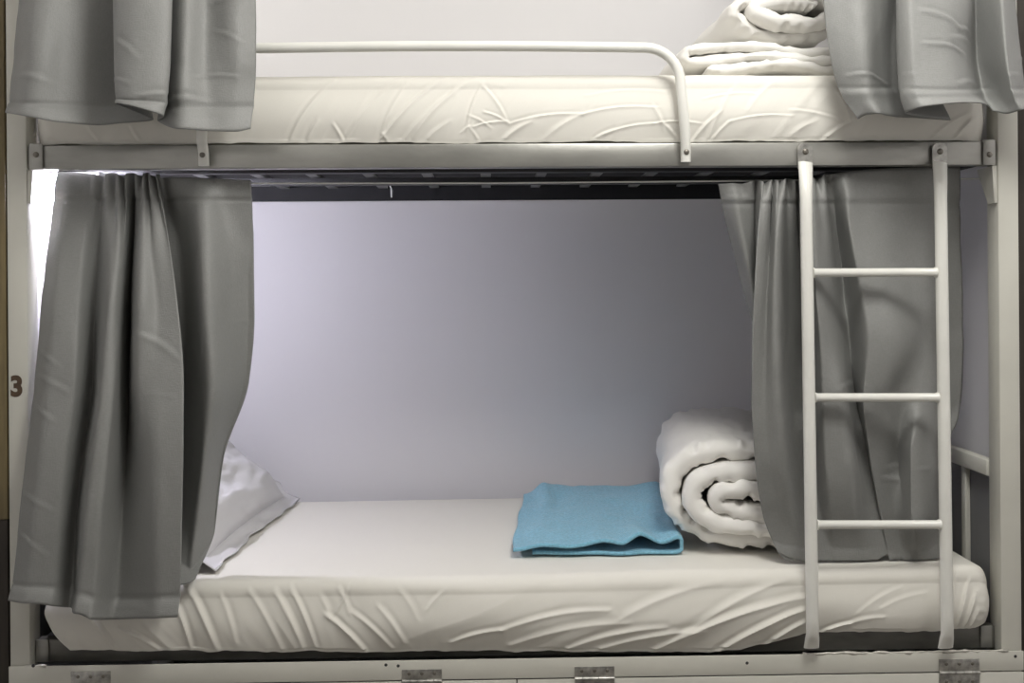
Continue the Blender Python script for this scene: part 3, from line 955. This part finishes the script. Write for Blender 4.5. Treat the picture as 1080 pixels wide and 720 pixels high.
# ---------------------------------------------------------------- bedding
def quilt(name, path, half, y0f, y1f, label, cat, seed=0, ang=0.0, pivot=None, nphi=40, puff=0.25, m='duvet', wr=0.006, group=None):
    """a thick quilt laid along a centre line in the x-z plane, running back along y.
    half: half thickness; y0f / y1f: near and far edge as functions of the run 0..1"""
    path = np.asarray(path, float)
    n = len(path)
    d = np.gradient(path, axis=0)
    d /= np.linalg.norm(d, axis=1)[:, None]
    nor = np.stack([-d[:, 1], d[:, 0]], 1)
    run = np.concatenate([[0], np.cumsum(np.linalg.norm(np.diff(path, axis=0), axis=1))])
    s = run / run[-1]
    V = []
    ny = 44
    ring = []
    # stadium ring: upper side near -> far, then lower side far -> near
    ts = 0.5 - 0.5 * np.cos(np.linspace(0, np.pi, ny))
    for t in ts:
        ring.append((t, 1))
    for t in ts[::-1][1:-1]:
        ring.append((t, -1))
    nr = len(ring)
    T = np.array([r[0] for r in ring])
    Sg = np.array([r[1] for r in ring])
    Ya, Yb_ = y0f(s), y1f(s)
    Y = Ya[:, None] + (Yb_ - Ya)[:, None] * T[None]
    ed = np.minimum(T[None] * (Yb_ - Ya)[:, None], (1 - T[None]) * (Yb_ - Ya)[:, None])
    re = 0.028
    hh = half * np.sqrt(np.clip(1 - (1 - np.clip(ed / re, 0, 1)) ** 2, 0, 1))
    taper = np.sqrt(np.clip(1 - (1 - np.clip(np.minimum(s, 1 - s) * run[-1] / 0.03, 0, 1)) ** 2, 0.02, 1))
    hh = hh * taper[:, None]
    rs = run[:, None] + 0 * Y
    puffn = 1 + puff * (fbm(rs * 9, Y * 7, Sg[None] * 3.7 + 0 * Y, seed, 3) + 0.22 * fbm(rs * 30, Y * 9, Sg[None] * 5.1 + 0 * Y, seed + 11, 2))
    off = hh * Sg[None] * puffn
    # little puckers along the sewn edge
    pk = np.exp(-(ed / 0.035) ** 2)
    qq = rs * 46 + 1.2 * vn(rs * 9, Y * 8, 0, seed + 21)
    rdg = 1 - 2.2 * np.abs(vn(qq, Y * 6, Sg[None] * 9.0 + 0 * Y, seed + 4))
    off += half * (0.30 * pk + 0.05) * Sg[None] * rdg * (ed > 0.001)
    sh = wr * fbm(rs * 6, Y * 5, 0, seed + 7, 2)
    X = path[:, 0][:, None] + nor[:, 0][:, None] * (off + sh)
    Z = path[:, 1][:, None] + nor[:, 1][:, None] * (off + sh)
    Yd = Y + 0.008 * pk * vn(rs * 12, 0, 0, seed + 2)
    Vt = np.stack([X, Yd, Z], 2)
    if ang:
        c, sn = math.cos(ang), math.sin(ang)
        px, py = pivot
        xx, yy = Vt[..., 0] - px, Vt[..., 1] - py
        Vt[..., 0] = px + c * xx - sn * yy
        Vt[..., 1] = py + sn * xx + c * yy
    F = []
    for i in range(n - 1):
        for j in range(nr):
            F.append((i * nr + j, i * nr + (j + 1) % nr, (i + 1) * nr + (j + 1) % nr, (i + 1) * nr + j))
    F.append(tuple(range(nr)))
    F.append(tuple((n - 1) * nr + j for j in range(nr - 1, -1, -1)))
    o = build(name, Vt.reshape(-1, 3), F, M[m], None, True, None)
    tag(o, label, cat, group)
    return o


# rolled duvet on the lower mattress
fy = 0.13
c0 = P(788, 529, fy)
zm_ = ztop(c0.x)
rx0, rz0 = 0.205, 0.132
th = np.linspace(0, 2 * math.pi * 2.75, 300)
fr = th / th[-1]
ax = rx0 - 0.021 - fr * 0.132
az = rz0 - 0.021 - fr * 0.098
start = -0.30 * math.pi
pw = 0.80 + 0.16 * fr                       # a boxy outside, a round inside
cs, sn_ = np.cos(start - th), np.sin(start - th)
px_ = c0.x + ax * np.sign(cs) * np.abs(cs) ** pw
pz_ = zm_ + 0.010 + rz0 + az * np.sign(sn_) * np.abs(sn_) ** pw - 0.012 * fr
q_ = np.concatenate([[0], np.cumsum(np.hypot(np.diff(px_), np.diff(pz_)))])
qq_ = np.linspace(0, q_[-1], 300)
px_, pz_ = np.interp(qq_, q_, px_), np.interp(qq_, q_, pz_)
for _ in range(4):
    px_[1:-1] = 0.25 * px_[:-2] + 0.5 * px_[1:-1] + 0.25 * px_[2:]
    pz_[1:-1] = 0.25 * pz_[:-2] + 0.5 * pz_[1:-1] + 0.25 * pz_[2:]
quilt('rolled_duvet', np.stack([px_, pz_], 1), 0.0205,
      lambda s: 0.130 - 0.045 * sstep(0.32, 0.50, s), lambda s: 0.74 + 0 * s,
      'white duvet rolled up on the lower mattress beside the blue towel', 'duvet', group='white rolled duvets', seed=3, ang=R(-8.5), pivot=(c0.x, fy), puff=0.20, wr=0.005)

# upper bunk: a folded duvet, and the rolled one on top of it
uy = 0.10
zt_ = zu + 0.008
xl_, xr_ = P(731, 60, uy).x, P(935, 60, uy).x


def serp(xl, xr, z0, dz, n, rise=None):
    """layers folded back and forth"""
    pts = []
    for k in range(n):
        z = z0 + k * dz
        l = xl + (0.03, -0.004, -0.004)[k]
        a, b = (l, xr) if k % 2 == 0 else (xr, l)
        for t in np.linspace(0.0, 1, 40):
            x = a + (b - a) * t
            pts.append((x, z + 0.006 * math.sin(x * 22 + k)))
        if k < n - 1:
            e = pts[-1]
            sg = 1 if k % 2 == 0 else -1
            zc = z + dz / 2
            for q in np.linspace(0, math.pi, 14)[1:-1]:
                pts.append((e[0] + sg * math.sin(q) * dz * 0.5, zc - math.cos(q) * dz / 2 + (e[1] - z) * (1 - q / math.pi)))
    return pts


uz = [P(800, 74, uy).z, P(800, 52, uy).z]
quilt('folded_duvet', serp(xl_, xr_, zt_ + 0.021, 0.0225, 3), 0.0112,
      lambda s: 0.085 + 0.03 * s, lambda s: 0.60 + 0 * s,
      'white duvet folded flat on the upper mattress, under a rolled one', 'duvet', seed=8, puff=0.25, wr=0.003)
zr0 = P(800, 47, uy).z
c1 = P(838, 14, uy)
th = np.linspace(0, 2 * math.pi * 1.8, 190)
fr = th / th[-1]
ax = 0.158 - 0.017 - fr * 0.080
az = 0.068 - 0.017 - fr * 0.036
start = -0.25 * math.pi
px_ = c1.x + ax * np.cos(start - th)
pz_ = zr0 + 0.083 + az * np.sin(start - th)
quilt('rolled_duvet', np.stack([px_, pz_], 1), 0.0155,
      lambda s: 0.15 - 0.045 * sstep(0.15, 0.4, s), lambda s: 0.66 + 0 * s,
      'white duvet rolled up on top of the folded duvet on the upper bunk', 'duvet', group='white rolled duvets', seed=14, puff=0.20, wr=0.005)

# pillow at the left end of the lower bunk
def pillow(name, cx, cy, hx_, hy, th_, rot, tilt, base_z, label):
    root = empty(name, (cx, cy, base_z))
    n = 56
    g = np.linspace(-1, 1, n)
    U, W = np.meshgrid(g, g, indexing='ij')
    prof = (np.clip(1 - np.abs(U) ** 2.6, 0, 1) * np.clip(1 - np.abs(W) ** 2.6, 0, 1)) ** 0.5
    pin = 1 - 0.06 * (1 - np.abs(W) ** 2) * np.abs(U) ** 3
    pin2 = 1 - 0.06 * (1 - np.abs(U) ** 2) * np.abs(W) ** 3
    top = th_ * 0.5 * prof * (1 + 0.12 * fbm(U * 2, W * 2, 0, 3, 3)) + 0.006 * (prof > 0.01) * fbm(U * 5, W * 4, 0, 6, 2) * prof
    bot = -th_ * 0.5 * prof
    X, Yy = U * hx_ * pin, W * hy * pin2
    Rm = np.array((Matrix.Rotation(rot, 3, 'Z') @ Matrix.Rotation(tilt, 3, 'Y')))
    def tr(A):
        B = A.reshape(-1, 3) @ Rm.T
        return B
    A = tr(np.stack([X, Yy, top], 2))
    B = tr(np.stack([X, Yy, bot], 2))
    fx = 1.13
    ring = [(i, 0) for i in range(n)] + [(n - 1, j) for j in range(1, n)] + [(i, n - 1) for i in range(n - 2, -1, -1)] + [(0, j) for j in range(n - 2, 0, -1)]
    # flange: a loose ruffled border
    fl_ = []
    m_ = len(ring)
    rows = 6
    for q in range(rows):
        t = q / (rows - 1)
        for k, (i, j) in enumerate(ring):
            x, y = X[i, j], Yy[i, j]
            e = 0.045 * t
            sx = np.sign(U[i, j]) * (abs(U[i, j]) > 0.995)
            sy = np.sign(W[i, j]) * (abs(W[i, j]) > 0.995)
            wv = 0.014 * t * float(fbm(np.array(k / m_ * 34.0), np.array(t * 1.5), 0, 9, 2))
            fl_.append((x * 0.985 + sx * e, y * 0.985 + sy * e, wv))
    Fl = tr(np.array(fl_))
    allz = min(A[:, 2].min(), B[:, 2].min())
    off = np.array([cx, cy, base_z - allz])
    A, B, Fl = A + off, B + off, Fl + off
    Fl[:, 2] = np.maximum(Fl[:, 2], base_z + 0.003)
    F = grid_faces(n, n)
    F2 = [tuple(k + n * n for k in f) for f in F]
    body = build('pillow_body', np.concatenate([A, B]), F + F2, M['pillow'], root, True, None)
    FF = []
    for q in range(rows - 1):
        for k in range(m_):
            FF.append((q * m_ + k, q * m_ + (k + 1) % m_, (q + 1) * m_ + (k + 1) % m_, (q + 1) * m_ + k))
    fo = build('pillowcase_border', Fl, FF, M['pillow'], root, True, None)
    so = fo.modifiers.new('cloth', 'SOLIDIFY')
    so.thickness = 0.0025
    tag(root, label, 'pillow')
    return root


px0 = -0.725
pillow('pillow', px0, 0.43, 0.165, 0.315, 0.15, R(-4), R(38), ztop(px0) + 0.005, 'pale pillow with a ruffled border leaning at the left end of the lower bunk')

# blue towel: two layers, folded at its right side
def towel():
    zt0 = ztop(P(630, 590, 0.16).x) + 0.004
    FL, FR = P(541, 589, 0.125), P(711, 583, 0.14)
    BL, BR = P(553, 527, 0.72), P(690, 523, 0.74)
    nu, nv = 150, 80
    # run along: bottom layer from 45% to the right, round the fold, top layer back to the left
    path = []
    for t in np.linspace(0.12, 1, 50):
        path.append((t, 0.006))
    for q in np.linspace(0, math.pi, 16)[1:-1]:
        path.append((1 + 0.045 * math.sin(q), 0.006 + 0.0085 * (1 - math.cos(q))))
    for t in np.linspace(1, 0, 84):
        path.append((t, 0.023 - 0.017 * sstep(0.2, 0.0, t)))
    path = np.array(path)
    n = len(path)
    v = np.linspace(0, 1, nv)
    U = path[:, 0][:, None] + 0 * v[None]
    H = path[:, 1][:, None] + 0 * v[None]
    W = v[None] + 0 * U
    lay = (np.arange(n) > 56)[:, None] * 1.0
    f = lambda A, B, C, D: ((1 - U) * A + U * B) * (1 - W) + ((1 - U) * C + U * D) * W
    X = f(FL.x, FR.x, BL.x, BR.x) + 0.006 * vn(W * 5, 0, 0, 3) * (1 - U)
    Y = f(FL.y, FR.y, BL.y, BR.y)
    Y += (1 - W) * (0.012 * vn(U * 6, lay * 3, 0, 5) + (1 - lay) * (0.022 - 0.026 * U))
    Z = zt0 + H
    # waves near the front right, a soft hump along the far edge
    fr_ = np.exp(-(W / 0.25) ** 2) * sstep(0.35, 0.8, U)
    Z += lay * fr_ * 0.008 * (1 + np.sin(U * 26 + W * 5))
    Z += lay * 0.004 * (1 + fbm(U * 4, W * 4, 0, 8, 3))
    Z += 0.010 * np.exp(-((1 - W) / 0.16) ** 2) * (0.8 + 0.5 * vn(U * 5, 0, 0, 12)) * lay
    Z += lay * 0.010 * np.exp(-((U - 0.14 - 0.16 * (1 - W)) / 0.05) ** 2) * sstep(0.3, 0.9, W)
    V = np.stack([X, Y, Z], 2).reshape(-1, 3)
    o = build('folded_towel', V, grid_faces(n, nv), M['towel'], None, True, None)
    so = o.modifiers.new('terry', 'SOLIDIFY')
    so.thickness = 0.007
    so.offset = 0
    tag(o, 'sky blue terry towel folded flat on the lower mattress', 'towel')


towel()

# ---------------------------------------------------------------- reading lamp under the upper bunk, added fill lamp above it
def baffled_lamp(y, z, label):
    x = xa + 0.012
    lamp = empty('bunk_lamp', (xa, y, z))
    tag(lamp, label, 'lamp')
    MB().box(xa - 0.038, xa - 0.014, y - 0.03, y + 0.03, z - 0.02, z + 0.04, 0.003).build('lamp_base', M['lampbody'], lamp)
    pts, rad = [], []
    for k in range(13):
        a = -math.pi / 2 + math.pi * (k + 0.35) / 12.7
        pts.append((x, y, z + 0.022 * math.sin(a)))
        rad.append(0.022 * math.cos(a) + 0.0004)
    MB().tube(pts, rad, 20).build('bulb', M['glow'], lamp, auto=None)
    h = MB()  # unseen plates added to cut the bulb's light off towards the right
    h.box(xa + 0.108, xa + 0.111, y - 0.06, y + 0.048, z - 0.045, z + 0.040, 0.0008)
    h.box(xa - 0.036, xa + 0.111, y - 0.06, y + 0.048, z + 0.040, z + 0.043, 0.0008)
    h.build('light_baffle', M['lampbody'], lamp)


def bunk_lamp(y0, z, m, label):
    lamp = empty('bunk_lamp', (xa, y0 + 0.12, z))
    tag(lamp, label, 'lamp')
    MB().box(xa - 0.038, xa - 0.012, y0, y0 + 0.28, z - 0.012, z + 0.012, 0.003).build('lamp_base', M['lampbody'], lamp)
    x = xa + 0.004
    MB().tube([(x, y0, z), (x, y0 + 0.006, z), (x, y0 + 0.274, z), (x, y0 + 0.28, z)], [0.012, 0.0155, 0.0155, 0.012], 18).build('lamp_diffuser', m, lamp)


baffled_lamp(0.15, P(48, 201, 0.12).z - 0.006, 'glowing white lamp at the upper left inside the lower bunk, behind the curtain')
bunk_lamp(0.30, 2.12, M['fill_glow'], 'added white fill lamp high on the left wall, out of view above the upper bunk')  # fill lamp added to brighten the wall behind the upper bunk

# ---------------------------------------------------------------- light of the room
def area(name, loc, sx, sy, power, col, target=None):
    l = bpy.data.lights.new(name, 'AREA')
    l.shape = 'RECTANGLE'
    l.size, l.size_y = sx, sy
    l.energy = power
    l.color = col
    o = bpy.data.objects.new(name, l)
    COL.objects.link(o)
    o.location = loc
    if target:
        o.rotation_euler = (Vector(target) - Vector(loc)).to_track_quat('-Z', 'Y').to_euler()
    return o


def globe(name, loc, rad, power, col):
    l = bpy.data.lights.new(name, 'POINT')
    l.shadow_soft_size = rad
    l.energy = power
    l.color = col
    o = bpy.data.objects.new(name, l)
    COL.objects.link(o)
    o.location = loc


globe('ceiling_lamp', (0.50, -1.05, 2.33), 0.26, 70, (1.0, 0.985, 0.94))
wd = bpy.data.worlds.new('world')
SC.world = wd
wd.use_nodes = True
wd.node_tree.nodes['Background'].inputs['Color'].default_value = (0.9, 0.95, 1, 1)
wd.node_tree.nodes['Background'].inputs['Strength'].default_value = 0.05

vs = SC.view_settings
vs.view_transform = 'Standard'
vs.look = 'None'
vs.gamma = 1.0
vs.use_curve_mapping = False
vs.exposure = 0.0
SC.cycles.max_bounces = 8
SC.cycles.diffuse_bounces = 5
SC.cycles.use_denoising = True
